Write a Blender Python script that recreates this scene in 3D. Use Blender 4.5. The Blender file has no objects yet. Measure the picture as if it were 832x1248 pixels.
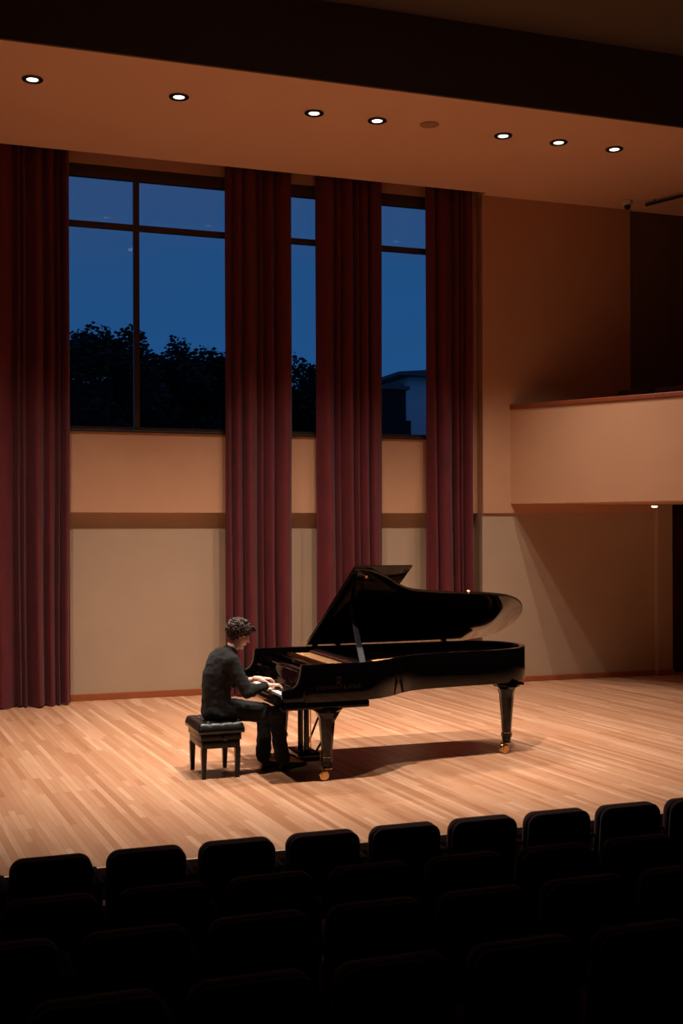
import bpy, bmesh, math, random
from mathutils import Vector, Matrix, noise
random.seed(7)
PI = math.pi
SC = bpy.context.scene
COL = SC.collection

# ------------------------------------------------------------------ colours / materials
def lin(c):
    return tuple(((v / 255) / 12.92 if v / 255 <= 0.04045 else ((v / 255 + 0.055) / 1.055) ** 2.4) for v in c) + (1.0,)

def mat(name, rgb, rough=0.5, metal=0.0, coat=0.0, sheen=0.0, spec=0.5, emit=None, estr=0.0,
        noise_amt=0.0, noise_scale=8.0, bump=0.0, bump_scale=60.0, stretch=(1, 1, 1), rgb2=None):
    m = bpy.data.materials.new(name); m.use_nodes = True
    nt = m.node_tree; b = nt.nodes['Principled BSDF']
    b.inputs['Base Color'].default_value = lin(rgb)
    b.inputs['Roughness'].default_value = rough
    b.inputs['Metallic'].default_value = metal
    b.inputs['Coat Weight'].default_value = coat
    b.inputs['Coat Roughness'].default_value = 0.04
    b.inputs['Sheen Weight'].default_value = sheen
    b.inputs['Specular IOR Level'].default_value = spec
    if emit:
        b.inputs['Emission Color'].default_value = lin(emit); b.inputs['Emission Strength'].default_value = estr
    if noise_amt or bump:
        tc = nt.nodes.new('ShaderNodeTexCoord'); mp = nt.nodes.new('ShaderNodeMapping')
        mp.inputs['Scale'].default_value = stretch
        nt.links.new(tc.outputs['Object'], mp.inputs['Vector'])
    if noise_amt:
        n = nt.nodes.new('ShaderNodeTexNoise'); n.inputs['Scale'].default_value = noise_scale
        n.inputs['Detail'].default_value = 5
        nt.links.new(mp.outputs[0], n.inputs['Vector'])
        mx = nt.nodes.new('ShaderNodeMix'); mx.data_type = 'RGBA'
        mx.inputs[6].default_value = lin(rgb)
        r2 = rgb2 or tuple(v * (1 - noise_amt) for v in rgb)
        mx.inputs[7].default_value = lin(r2)
        nt.links.new(n.outputs['Fac'], mx.inputs[0]); nt.links.new(mx.outputs[2], b.inputs['Base Color'])
    if bump:
        n2 = nt.nodes.new('ShaderNodeTexNoise'); n2.inputs['Scale'].default_value = bump_scale
        nt.links.new(mp.outputs[0], n2.inputs['Vector'])
        bp = nt.nodes.new('ShaderNodeBump'); bp.inputs['Strength'].default_value = bump
        bp.inputs['Distance'].default_value = 0.01
        nt.links.new(n2.outputs['Fac'], bp.inputs['Height']); nt.links.new(bp.outputs[0], b.inputs['Normal'])
    return m

def floor_mat():
    m = bpy.data.materials.new('maple_boards'); m.use_nodes = True
    nt = m.node_tree; L = nt.links; b = nt.nodes['Principled BSDF']
    tc = nt.nodes.new('ShaderNodeTexCoord')
    mp = nt.nodes.new('ShaderNodeMapping'); mp.inputs['Rotation'].default_value = (0, 0, math.radians(-93.5))
    L.new(tc.outputs['Object'], mp.inputs['Vector'])
    def brick(c1, c2, w, off, sq=1.0):
        br = nt.nodes.new('ShaderNodeTexBrick')
        br.offset = off; br.offset_frequency = 2; br.squash = sq; br.squash_frequency = 3
        br.inputs['Color1'].default_value = c1; br.inputs['Color2'].default_value = c2
        br.inputs['Mortar'].default_value = lin((120, 74, 45))
        br.inputs['Scale'].default_value = 1.0
        br.inputs['Brick Width'].default_value = w; br.inputs['Row Height'].default_value = 0.052
        br.inputs['Mortar Size'].default_value = 0.0009; br.inputs['Mortar Smooth'].default_value = 0.3
        br.inputs['Bias'].default_value = -0.1
        L.new(mp.outputs[0], br.inputs['Vector']); return br
    b1 = brick(lin((218, 174, 142)), lin((186, 134, 100)), 1.75, 0.37, 0.85)
    b2 = brick(lin((255, 255, 255)), lin((206, 184, 168)), 2.3, 0.61, 1.2)
    b2.inputs['Mortar'].default_value = (1, 1, 1, 1)
    mx = nt.nodes.new('ShaderNodeMix'); mx.data_type = 'RGBA'; mx.blend_type = 'MULTIPLY'; mx.inputs[0].default_value = 0.75
    L.new(b1.outputs['Color'], mx.inputs[6]); L.new(b2.outputs['Color'], mx.inputs[7])
    mp2 = nt.nodes.new('ShaderNodeMapping'); mp2.inputs['Scale'].default_value = (1.6, 40, 1)
    L.new(mp.outputs[0], mp2.inputs['Vector'])
    n = nt.nodes.new('ShaderNodeTexNoise'); n.inputs['Scale'].default_value = 1.0; n.inputs['Detail'].default_value = 6
    L.new(mp2.outputs[0], n.inputs['Vector'])
    r = nt.nodes.new('ShaderNodeMapRange'); r.inputs[1].default_value = 0.3; r.inputs[2].default_value = 0.75
    r.inputs[3].default_value = 0.0; r.inputs[4].default_value = 0.45
    L.new(n.outputs['Fac'], r.inputs[0])
    mx2 = nt.nodes.new('ShaderNodeMix'); mx2.data_type = 'RGBA'
    L.new(r.outputs[0], mx2.inputs[0]); L.new(mx.outputs[2], mx2.inputs[6])
    mx2.inputs[7].default_value = lin((180, 120, 80))
    L.new(mx2.outputs[2], b.inputs['Base Color'])
    b.inputs['Roughness'].default_value = 0.36; b.inputs['Specular IOR Level'].default_value = 0.4
    return m

def glass_mat():
    m = bpy.data.materials.new('window_glass'); m.use_nodes = True
    nt = m.node_tree; nt.nodes.clear(); L = nt.links
    o = nt.nodes.new('ShaderNodeOutputMaterial'); t = nt.nodes.new('ShaderNodeBsdfTransparent')
    g = nt.nodes.new('ShaderNodeBsdfGlossy'); g.inputs['Roughness'].default_value = 0.02
    t.inputs['Color'].default_value = (.94, .96, .97, 1)
    f = nt.nodes.new('ShaderNodeFresnel'); f.inputs['IOR'].default_value = 1.22
    x = nt.nodes.new('ShaderNodeMixShader')
    L.new(f.outputs[0], x.inputs[0]); L.new(t.outputs[0], x.inputs[1]); L.new(g.outputs[0], x.inputs[2]); L.new(x.outputs[0], o.inputs[0])
    return m

M = dict(
    floor=floor_mat(), glass=glass_mat(),
    wall=mat('warm_plaster', (208, 156, 120), 0.75, noise_amt=.06, noise_scale=2.2, bump=.05, bump_scale=90),
    wall_low=mat('lower_plaster', (188, 160, 134), 0.75, noise_amt=.06, noise_scale=2.2, bump=.05, bump_scale=90),
    ceiling=mat('ceiling_paint', (238, 186, 150), 0.85, noise_amt=.03, noise_scale=1.5),
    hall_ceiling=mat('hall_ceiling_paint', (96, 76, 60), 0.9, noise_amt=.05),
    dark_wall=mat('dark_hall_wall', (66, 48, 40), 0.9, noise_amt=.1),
    panel=mat('dark_wall_panel', (120, 92, 74), 0.85, noise_amt=.08),
    base=mat('baseboard_wood', (176, 96, 52), 0.45, noise_amt=.2, noise_scale=6, stretch=(1, 8, 20)),
    rail=mat('balcony_rail_wood', (150, 76, 48), 0.4, noise_amt=.25, noise_scale=6, stretch=(1, 6, 20)),
    stagefront=mat('stage_front_wood', (158, 92, 56), 0.5, noise_amt=.3, noise_scale=5, stretch=(6, 6, 1)),
    nosing=mat('stage_nosing', (208, 180, 150), 0.3, metal=.5),
    carpet=mat('hall_carpet', (50, 34, 32), 0.95, noise_amt=.3, noise_scale=60),
    velvet=mat('wine_velvet', (112, 25, 34), 0.85, sheen=.05, noise_amt=.4, noise_scale=9, stretch=(1, 1, .35), bump=.15, bump_scale=30),
    frame=mat('window_frame_bronze', (62, 44, 34), 0.45, metal=.2),
    door=mat('dark_red_door', (74, 30, 24), 0.6, noise_amt=.25, noise_scale=5, stretch=(8, 8, 1)),
    lacquer=mat('black_lacquer', (6, 5, 5), 0.07, spec=.32),
    prop=mat('prop_reflection_grey', (58, 58, 64), 0.3),  # bluish grey base puts the stick's reflected light into its colour
    satin=mat('satin_black', (10, 8, 8), 0.3, spec=.3),
    brass=mat('polished_brass', (214, 176, 120), 0.2, metal=1.0),
    dull_brass=mat('dim_brass_inlay', (58, 44, 30), 0.4, metal=.7),
    gold=mat('gold_iron_plate', (116, 60, 24), 0.45, metal=.8, noise_amt=.2),
    steel=mat('string_steel', (150, 112, 74), 0.35, metal=1.0),
    spruce=mat('spruce_soundboard', (196, 122, 58), 0.4, noise_amt=.2, noise_scale=8, stretch=(1, 12, 1)),
    redfelt=mat('red_felt', (84, 16, 14), 0.95, bump=.3, bump_scale=200),
    ivory=mat('white_key', (244, 240, 232), 0.2), ebony=mat('black_key', (10, 10, 10), 0.3),
    leather=mat('black_leather', (18, 16, 16), 0.3, coat=.25, bump=.25, bump_scale=120),
    knob=mat('bench_knob', (30, 28, 28), 0.25, metal=.3),
    knit=mat('dark_knit', (17, 13, 12), 0.95, sheen=.02, noise_amt=.15, noise_scale=30, bump=.3, bump_scale=260),
    trouser=mat('black_wool', (8, 7, 8), 0.95, sheen=.03, noise_amt=.2, noise_scale=40, bump=.2, bump_scale=200),
    shoe=mat('shoe_leather', (12, 11, 11), 0.3), sock=mat('pale_sock', (170, 168, 170), 0.9),
    skin=mat('skin', (246, 192, 170), 0.5, noise_amt=.08, noise_scale=25, rgb2=(232, 164, 144)),
    lips=mat('lips', (168, 92, 82), 0.5), white=mat('eye_white', (220, 214, 208), 0.25), iris=mat('iris', (40, 26, 20), 0.15),
    hair=mat('brown_hair', (66, 40, 29), 0.6, noise_amt=.4, noise_scale=40),
    seat=mat('seat_fabric', (70, 26, 28), 0.9, sheen=.2, noise_amt=.3, noise_scale=80, bump=.3, bump_scale=300),
    seatshell=mat('seat_shell', (12, 8, 8), 0.9, spec=.2), seatmetal=mat('seat_metal', (10, 8, 8), 0.85, spec=.2),
    plate=mat('number_plate', (190, 190, 186), 0.3, metal=.6),
    black_trim=mat('black_trim', (14, 12, 12), 0.4), grille=mat('grille_paint', (176, 124, 84), 0.8),
    lens=mat('lamp_lens', (255, 250, 240), 0.3, emit=(255, 246, 232), estr=4.0),
    lens_small=mat('small_lamp_lens', (255, 230, 210), 0.3, emit=(255, 214, 184), estr=4.0),
    dome=mat('camera_dome_white', (200, 180, 160), 0.4),
    leaf=mat('dusk_foliage', (30, 40, 26), 0.8, noise_amt=.5, noise_scale=3), bark=mat('dusk_bark', (34, 28, 22), 0.9, noise_amt=.4, noise_scale=10),
    house_white=mat('pale_siding', (236, 238, 240), 0.8, noise_amt=.1, noise_scale=2), roof=mat('roof_shingle', (110, 114, 120), 0.85, noise_amt=.3, noise_scale=20),
    house_dark=mat('dark_brick', (44, 44, 44), 0.9, noise_amt=.3, noise_scale=12), ground=mat('dark_grass', (34, 40, 26), 0.95, noise_amt=.4, noise_scale=3),
)

# ------------------------------------------------------------------ mesh helpers
def link(o, parent=None):
    COL.objects.link(o)
    if parent is not None: o.parent = parent
    return o

def build(name, bm, m, parent=None, smooth=False, loc=(0, 0, 0)):
    """bm in world coordinates; origin moved to loc; parented under an Empty with matching offset"""
    off = Vector(loc)
    if parent is not None: off = world_loc(parent)
    bmesh.ops.translate(bm, verts=bm.verts, vec=-off)
    me = bpy.data.meshes.new(name); bm.normal_update(); bm.to_mesh(me); bm.free()
    if isinstance(m, (list, tuple)):
        for k in m: me.materials.append(k)
    else: me.materials.append(m)
    if smooth:
        for p in me.polygons: p.use_smooth = True
        try: me.set_sharp_from_angle(angle=math.radians(smooth if smooth is not True else 40))
        except Exception: pass
    o = bpy.data.objects.new(name, me)
    if parent is None: o.location = loc
    return link(o, parent)

def world_loc(o):
    v = Vector(o.location)
    while o.parent: o = o.parent; v += Vector(o.location)
    return v

def thing(name, label, cat, loc=(0, 0, 0), group=None):
    o = bpy.data.objects.new(name, None); o.empty_display_size = .1; o.location = loc
    o['label'] = label; o['category'] = cat
    if group: o['group'] = group
    return link(o)

def tag(o, label, cat, group=None, kind=None):
    o['label'] = label; o['category'] = cat
    if group: o['group'] = group
    if kind: o['kind'] = kind
    return o

def struct(name, bm, m, parent=None, smooth=False):
    o = build(name, bm, m, parent, smooth)
    if parent is None: o['kind'] = 'structure'
    return o

def B(): return bmesh.new()

def merge(bm, t):
    me = bpy.data.meshes.new('tmp'); t.to_mesh(me); t.free(); bm.from_mesh(me); bpy.data.meshes.remove(me)

def box(bm, x0, x1, y0, y1, z0, z1, bev=0.0, seg=2, mi=0):
    t = bmesh.new()
    vs = [t.verts.new(p) for p in ((x0, y0, z0), (x1, y0, z0), (x1, y1, z0), (x0, y1, z0), (x0, y0, z1), (x1, y0, z1), (x1, y1, z1), (x0, y1, z1))]
    for f in ((3, 2, 1, 0), (4, 5, 6, 7), (0, 1, 5, 4), (1, 2, 6, 5), (2, 3, 7, 6), (3, 0, 4, 7)): t.faces.new([vs[i] for i in f])
    if bev: bmesh.ops.bevel(t, geom=list(t.edges), offset=bev, segments=seg, profile=.5, affect='EDGES')
    for f in t.faces: f.material_index = mi
    merge(bm, t)

def prism(bm, pts, f0, f1, bev=0.0, seg=2):
    """closed outline pts; f0/f1 map a 2D point to 3D for each cap"""
    t = bmesh.new()
    a = [t.verts.new(f0(p)) for p in pts]; b = [t.verts.new(f1(p)) for p in pts]
    n = len(pts); t.faces.new(a[::-1]); t.faces.new(b)
    for i in range(n): t.faces.new((a[i], a[(i + 1) % n], b[(i + 1) % n], b[i]))
    bmesh.ops.recalc_face_normals(t, faces=t.faces)
    if bev:
        ed = [e for e in t.edges if e.calc_face_angle(0) > .6]
        bmesh.ops.bevel(t, geom=ed, offset=bev, segments=seg, profile=.5, affect='EDGES')
    merge(bm, t)

def loft(bm, rings, cap=True):
    """rings: lists of 3D points of equal count"""
    t = bmesh.new(); R = [[t.verts.new(p) for p in r] for r in rings]; n = len(rings[0])
    for a, b in zip(R, R[1:]):
        for i in range(n): t.faces.new((a[i], a[(i + 1) % n], b[(i + 1) % n], b[i]))
    if cap: t.faces.new(R[0][::-1]); t.faces.new(R[-1])
    bmesh.ops.recalc_face_normals(t, faces=t.faces)
    merge(bm, t)

def frame_of(d):
    d = d.normalized(); up = Vector((0, 0, 1)) if abs(d.z) < .95 else Vector((1, 0, 0))
    a = d.cross(up).normalized(); return a, a.cross(d).normalized()

def tube(bm, pts, rad, n=10, flat=1.0):
    pts = [Vector(p) for p in pts]; rings = []
    for i, p in enumerate(pts):
        d = pts[min(i + 1, len(pts) - 1)] - pts[max(i - 1, 0)]
        a, b = frame_of(d); r = rad[i] if isinstance(rad, (list, tuple)) else rad
        rings.append([p + a * math.cos(2 * PI * k / n) * r + b * math.sin(2 * PI * k / n) * r * flat for k in range(n)])
    loft(bm, rings)

def ell(bm, c, r, rot=None, sub=3):
    t = bmesh.new(); bmesh.ops.create_icosphere(t, subdivisions=sub, radius=1)
    mt = Matrix.Translation(Vector(c)) @ (rot.to_4x4() if rot else Matrix.Identity(4)) @ Matrix.Diagonal((r[0], r[1], r[2], 1))
    bmesh.ops.transform(t, matrix=mt, verts=t.verts); merge(bm, t)

def lathe(bm, prof, c, axis='z', n=24):
    """prof: (r, h) list"""
    rings = []
    for r, h in prof:
        ring = []
        for k in range(n):
            a = 2 * PI * k / n; x, y = r * math.cos(a), r * math.sin(a)
            v = {'z': (x, y, h), 'y': (x, h, y), 'x': (h, x, y)}[axis]
            ring.append(Vector(c) + Vector(v))
        rings.append(ring)
    loft(bm, rings)

def capsule(bm, a, b, ra, rb, n=14, wide=None):
    a, b = Vector(a), Vector(b); d = (b - a); pts = []; rs = []
    L = d.length; dn = d.normalized()
    for k in range(5):
        t = -PI / 2 + PI / 2 * k / 4; pts.append(a + dn * ra * math.sin(t)); rs.append(max(ra * math.cos(t), .001))
    for k in range(1, 5):
        t = k / 5; pts.append(a + d * t); rs.append(ra + (rb - ra) * t)
    for k in range(5):
        t = PI / 2 * k / 4; pts.append(b + dn * rb * math.sin(t)); rs.append(max(rb * math.cos(t), .001))
    a1, b1 = frame_of(d); rings = []
    for p, r in zip(pts, rs): rings.append([p + a1 * math.cos(2 * PI * k / n) * r + b1 * math.sin(2 * PI * k / n) * r for k in range(n)])
    loft(bm, rings)

def spline(pts, n=8, closed=False):
    out = []; P = [Vector(p) for p in pts]; N = len(P)
    for i in range(N - 1 if not closed else N):
        p0 = P[i - 1] if (i > 0 or closed) else P[0]; p1 = P[i]; p2 = P[(i + 1) % N]
        p3 = P[(i + 2) % N] if (i + 2 < N or closed) else P[-1]
        for k in range(n):
            t = k / n
            out.append(.5 * ((2 * p1) + (-p0 + p2) * t + (2 * p0 - 5 * p1 + 4 * p2 - p3) * t * t + (-p0 + 3 * p1 - 3 * p2 + p3) * t ** 3))
    if not closed: out.append(P[-1])
    return out

def bake(o, mods):
    """evaluate modifiers into plain mesh data"""
    for ty, kw in mods:
        md = o.modifiers.new(ty.lower(), ty)
        for k, v in kw.items(): setattr(md, k, v)
    dg = bpy.context.evaluated_depsgraph_get(); dg.update()
    me = bpy.data.meshes.new_from_object(o.evaluated_get(dg)); me.name = o.name
    o.modifiers.clear(); o.data = me
    for p in me.polygons: p.use_smooth = True
    return o

def remeshed(name, bm, m, parent, voxel=.006, it=6, fac=.5):
    o = build(name, bm, m, parent, True)
    return bake(o, [('REMESH', dict(mode='VOXEL', voxel_size=voxel)), ('SMOOTH', dict(iterations=it, factor=fac))])

# ------------------------------------------------------------------ key dimensions (metres, stage floor z = 0)
ZC = 6.78           # stage ceiling
YP = 14.78          # ceiling edge at the curtain pocket
YU, YL = 15.08, 15.2    # upper / lower faces of the window wall
YR = 14.9           # right plaster wall
STF = 7.65          # stage front edge

# ------------------------------------------------------------------ the room
b = B(); box(b, -6, 13.5, STF, 15.9, -.06, 0); struct('floor', b, M['floor'])
b = B(); box(b, -6, 13.5, STF - .035, STF - .0005, -.045, .006, .006); struct('trim_1', b, M['nosing'])
b = B(); box(b, -6, 13.5, STF - .01, STF + .15, -.62, -.061)
for x in [i * 1.2 - 5.6 for i in range(16)]: box(b, x, x + .01, STF - .018, STF - .01, -.6, -.08)
struct('trim_2', b, M['stagefront'])
# lowered stage ceiling, step up to the dark hall ceiling
YC = 11.66
b = B(); box(b, -6, 7.36, YC, YP, ZC, 7.1); box(b, 7.36, 13.5, YC, 15.9, ZC, 7.1); struct('ceiling', b, M['ceiling'])
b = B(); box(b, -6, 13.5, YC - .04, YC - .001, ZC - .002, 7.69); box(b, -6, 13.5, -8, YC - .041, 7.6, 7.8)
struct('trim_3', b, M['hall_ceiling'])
b = B(); box(b, -6, 7.36, YP + .001, 15.9, 7.101, 7.2); struct('trim_4', b, M['ceiling'])   # top of the curtain pocket
# enclosure of the hall
b = B(); box(b, -6.2, -6, -8, 15.9, -.8, 7.8); struct('wall_left', b, M['dark_wall'])
b = B(); box(b, 13.5, 13.7, -8, 15.9, -.8, 7.8); struct('wall_right', b, M['dark_wall'])
b = B(); box(b, -6.2, 13.7, -8.2, -8, -.8, 7.8); struct('wall_front', b, M['dark_wall'])
b = B()
box(b, -6, 13.5, 6.25, STF + .14, -.75, -.55); box(b, -6, 13.5, 5.2, 6.25, -.75, -.46)
box(b, -6, 13.5, 4.3, 5.2, -.75, -.38); box(b, -6, 13.5, 3.4, 4.3, -.75, -.29); box(b, -6, 13.5, -8, 3.4, -.75, -.2)
struct('trim_5', b, M['carpet'])

# window wall: upper face stands forward of the lower one
ZB = 2.37; WZ0, WZ1 = 3.40, 6.73
WIN = [(1.45, 3.95, 2.62 * 15.08 / 15.2), (4.40, 5.20, None), (5.70, 6.78, None)]
b = B()
box(b, -6, 7.36, YU, 15.34, ZB, WZ0); box(b, -6, 7.36, YU, 15.34, WZ1, 7.1)
xs = [-6] + [v for w in WIN for v in w[:2]] + [7.36]
for i in range(0, len(xs), 2): box(b, xs[i], xs[i + 1], YU, 15.34, WZ0, WZ1)
struct('wall_back', b, M['wall'])
b = B(); box(b, -6, 7.36, YL, 15.9, 0, ZB - .001); struct('wall_back_lower', b, M['wall_low'])
b = B(); box(b, 7.3601, 9.74, YR, 15.9, ZB, ZC); box(b, 9.74, 10.15, YR, 15.9, ZB, 2.86)
struct('wall_back_right', b, M['wall'])
b = B(); box(b, 7.3601, 10.15, YR + .025, 15.9, 0, ZB - .001); struct('wall_back_right_lower', b, M['wall_low'])
b = B(); box(b, 9.741, 13.5, YR + .04, 15.9, 2.861, ZC - .001)
for k in range(7): box(b, 9.9 + k * .52, 9.915 + k * .52, YR + .033, YR + .04, 2.95, ZC - .02)
struct('wall_back_gallery', b, M['panel'])
b = B(); box(b, 10.151, 10.41, YR - .06, 15.9, 0, 2.86, .008); struct('trim_6', b, M['wall_low'])
# dark doorway below the balcony
b = B(); box(b, 10.411, 13.5, YR + .25, 15.9, 0, 2.86); d = struct('door_1', b, M['door'])
b = B()
for k in range(3):
    x = 10.50 + k * 1.0; box(b, x, x + .9, YR + .215, YR + .249, .03, 2.35, .008)
    box(b, x + .1, x + .8, YR + .2, YR + .2149, .2, 1.0, .01); box(b, x + .1, x + .8, YR + .2, YR + .2149, 1.15, 2.2, .01)
build('door_leaf', b, M['door'], d)
b = B(); box(b, 11.3, 11.33, YR + .14, YR + .16, .95, 1.25, .008)
for z in (.98, 1.21): box(b, 11.305, 11.325, YR + .155, YR + .2, z, z + .015)
build('door_handle', b, M['seatmetal'], d)
# baseboards
b = B(); box(b, -6, 7.36, YL - .02, YL - .0005, .0005, .085, .004); struct('baseboard_back', b, M['base'])
b = B(); box(b, 7.34, 10.15, YR - .002, YR + .0245, .0005, .075, .004); box(b, 10.13, 10.43, YR - .078, YR - .0605, .0005, .075, .004)
struct('baseboard_right', b, M['base'])

# windows
for i, (x0, x1, mx) in enumerate(WIN):
    b = B(); y0, y1 = YU + .005, YU + .10; e = .0008
    box(b, x0 + e, x0 + .07, y0, y1, WZ0 + e, WZ1 - e); box(b, x1 - .07, x1 - e, y0, y1, WZ0 + e, WZ1 - e)
    box(b, x0 + .07, x1 - .07, y0, y1, WZ0 + e, WZ0 + .05); box(b, x0 + .07, x1 - .07, y0, y1, WZ1 - .15, WZ1 - e)
    box(b, x0 + .07, x1 - .07, y0 + .012, y1 - .01, 5.95, 6.02)
    box(b, x0 + e, x1 - e, y0 + .02, y1 + .1, WZ1 - .06, WZ1 - e * 2)
    w = struct('window_%d' % (i + 1), b, M['frame'])
    b = B(); box(b, x0 + .01, x1 - .01, YU - .025, YU - .0005, WZ0 - .02, WZ0 + .012, .004); build('window_sill', b, M['frame'], w)
    if mx:
        b = B(); box(b, mx - .036, mx + .036, y0 + .006, y1 - .006, WZ0 + .05, WZ1 - .15, .004); build('mullion', b, M['frame'], w)
    b = B(); box(b, x0 + .03, x1 - .03, YU + .055, YU + .063, WZ0 + .02, WZ1 - .04); build('pane', b, M['glass'], w)

# ------------------------------------------------------------------ velvet curtains
def curtain(x0, x1, label, seed):
    rnd = random.Random(seed)
    W = x1 - x0; n = int(W / .008); folds = []; x = 0
    while x < W - .03:
        w = rnd.choice([rnd.uniform(.05, .09), rnd.uniform(.12, .18), rnd.uniform(.18, .30)])
        if W - x - w < .04: w = W - x
        folds.append((x, w, min(1.15, .35 + w * 4 + rnd.uniform(-.1, .15)), rnd.uniform(.6, 1.7))); x += w
    ph = [rnd.uniform(0, 6) for _ in range(4)]
    def prof(t, z):
        s = t
        s += .012 * math.sin(z * .9 + ph[0] + t * 3) * (1 - z / 7) * 1.4
        s = max(0, min(W - 1e-4, s))
        y = 0
        for fx, fw, fa, sk in folds:
            if fx <= s < fx + fw:
                q = (s - fx) / fw
                y = fa * (math.sin(PI * q ** sk) ** .9); break
        y = y * (.105 + .075 * (1 - z / 7)) + .022 * math.sin(t * 9 + ph[1] + .35 * z)
        y += .010 * math.sin(t * 31 + ph[2] + z * 1.3) * math.exp(-z * .8)
        return y
    b = B(); zs = [.012, .05, .12, .3, .6, 1.0, 1.5, 2.1, 2.8, 3.6, 4.4, 5.2, 6.0, 6.6, 7.02]
    fr, bk = [], []
    for z in zs:
        r1, r2 = [], []
        for i in range(n + 1):
            t = W * i / n
            flare = 1 + .006 * (1 - z / 7)
            X = x0 + W / 2 + (t - W / 2) * flare
            zz = z + (.012 * math.sin(t * 23 + ph[3]) if z < .02 else 0)
            y = prof(t, z)
            r1.append(b.verts.new((X, 14.965 - y, zz))); r2.append(b.verts.new((X, 14.985 - y * .9, zz)))
        fr.append(r1); bk.append(r2)
    for a in range(len(zs) - 1):
        for i in range(n):
            b.faces.new((fr[a][i], fr[a][i + 1], fr[a + 1][i + 1], fr[a + 1][i]))
            b.faces.new((bk[a][i + 1], bk[a][i], bk[a + 1][i], bk[a + 1][i + 1]))
        b.faces.new((bk[a][0], fr[a][0], fr[a + 1][0], bk[a + 1][0])); b.faces.new((fr[a][n], bk[a][n], bk[a + 1][n], fr[a + 1][n]))
    for i in range(n):
        b.faces.new((fr[0][i + 1], fr[0][i], bk[0][i], bk[0][i + 1])); b.faces.new((fr[-1][i], fr[-1][i + 1], bk[-1][i + 1], bk[-1][i]))
    bmesh.ops.recalc_face_normals(b, faces=b.faces)
    root = thing('curtain', label, 'curtain', ((x0 + x1) / 2, 14.93, 0), 'velvet curtains hung along the window wall')
    build('drape', b, M['velvet'], root, 60)
    b = B(); box(b, x0, x1, 14.955, 14.985, 7.03, 7.06); build('curtain_track', b, M['black_trim'], root)
curtain(.15, 1.742, 'wide wine red velvet curtain at the far left edge, left of the large window', 11)
curtain(3.722, 4.605, 'wine red velvet curtain behind the pianist, between the large and the middle window', 23)
curtain(4.955, 5.885, 'wine red velvet curtain behind the raised piano lid, right of the middle window', 37)
curtain(6.532, 7.225, 'narrow wine red velvet curtain at the right end of the windows, beside the bare wall', 41)

# ------------------------------------------------------------------ balcony
P0, P1 = Vector((7.79, YR - .001, 0)), Vector((9.09, 12.74, 0)); dirb = (P1 - P0).normalized()
P2 = P1 + dirb * 3.2
nrm = Vector((-dirb.y, dirb.x, 0));  nrm = nrm if nrm.x > 0 else -nrm
def quad(bm, a, c, w, z0, z1, e0=0, bev=0):
    p = [a - nrm * e0, c - nrm * e0, c + nrm * w, a + nrm * w]
    prism(bm, [Vector((q.x, q.y)) for q in p], lambda q: (q.x, q.y, z0), lambda q: (q.x, q.y, z1), bev)
b = B()
Pw = Vector((P0.x + .14, P0.y, 0))
prism(b, [(P0.x, P0.y), (P2.x, P2.y), (P2.x + .12, P2.y + .07), (P0.x + .14, P0.y)], lambda q: (q[0], q[1], 2.5), lambda q: (q[0], q[1], 3.82))
struct('wall_balcony_front', b, M['wall'])
b = B(); prism(b, [(P0.x - .02, P0.y), (P2.x - .02, P2.y), (P2.x + .17, P2.y + .09), (P0.x + .2, P0.y)], lambda q: (q[0], q[1], 3.821), lambda q: (q[0], q[1], 3.885), .01)
struct('trim_7', b, M['rail'])
b = B(); prism(b, [(P0.x + .141, P0.y), (P2.x + .121, P2.y + .071), (13.49, P2.y + .07), (13.49, P0.y)], lambda q: (q[0], q[1], 2.56), lambda q: (q[0], q[1], 2.86))
struct('floor_balcony', b, M['dark_wall'])
b = B(); prism(b, [(P0.x + .141, P0.y), (P2.x + .121, P2.y + .071), (13.49, P2.y + .07), (13.49, P0.y)], lambda q: (q[0], q[1], 2.501), lambda q: (q[0], q[1], 2.559))
struct('ceiling_balcony', b, M['ceiling'])

# ------------------------------------------------------------------ auditorium seats
def seat_parts(root):
    x, y, z = root.location
    W = .224
    # local frame: back faces the camera (-y), seat towards the stage (+y); tilt the back towards the camera
    def tilt(v): return Vector((x + v[0], y + v[1] - (v[2] - .45) * .10, z + v[2]))
    def rr(z0, z1, w, r):
        pts = [(-w, z0), (w, z0)]
        for k in range(9):
            a = PI / 2 * k / 8; pts.append((w - r + r * math.cos(a), z1 - r + r * math.sin(a)))
        for k in range(9):
            a = PI / 2 + PI / 2 * k / 8; pts.append((-w + r + r * math.cos(a), z1 - r + r * math.sin(a)))
        return pts
    b = B(); o = rr(.36, .88, W, .075)
    prism(b, o, lambda p: tilt((p[0], .015, p[1])), lambda p: tilt((p[0], .095, p[1])), .028, 3)
    build('backrest_cushion', b, M['seat'], root, 50)
    b = B(); o = rr(.30, .879, W - .001, .075)
    prism(b, o, lambda p: tilt((p[0], -.02, p[1])), lambda p: tilt((p[0], .0148, p[1])), .012, 2)
    build('backrest_shell', b, M['seat'], root, 50)
    b = B(); box(b, x - W + .015, x + W - .015, y + .1, y + .52, z + .36, z + .46, .035, 3); build('seat_cushion', b, M['seat'], root, 50)
    for s in (-1, 1):
        b = B(); cx = x + s * .245
        box(b, cx - .018, cx + .018, y + .02, y + .38, z + .67, z + .70, .012, 2); build('armrest', b, M['seatshell'], root, 50)
        b = B(); box(b, cx - .012, cx + .012, y + .1, y + .3, z + .04, z + .6699, .006); box(b, cx - .016, cx + .016, y + .06, y + .34, z + .0005, z + .04, .006)
        build('seat_support', b, M['seatmetal'], root, 50)
rows = [('front', 6.77, -.55, .681 - .53, .53, 10), ('second', 5.72, -.46, 2.18 - .535 * 4, .535, 9),
        ('third', 4.90, -.38, 2.42 - .53 * 4, .53, 8), ('fourth', 4.0, -.29, .02, .53, 7)]
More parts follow.
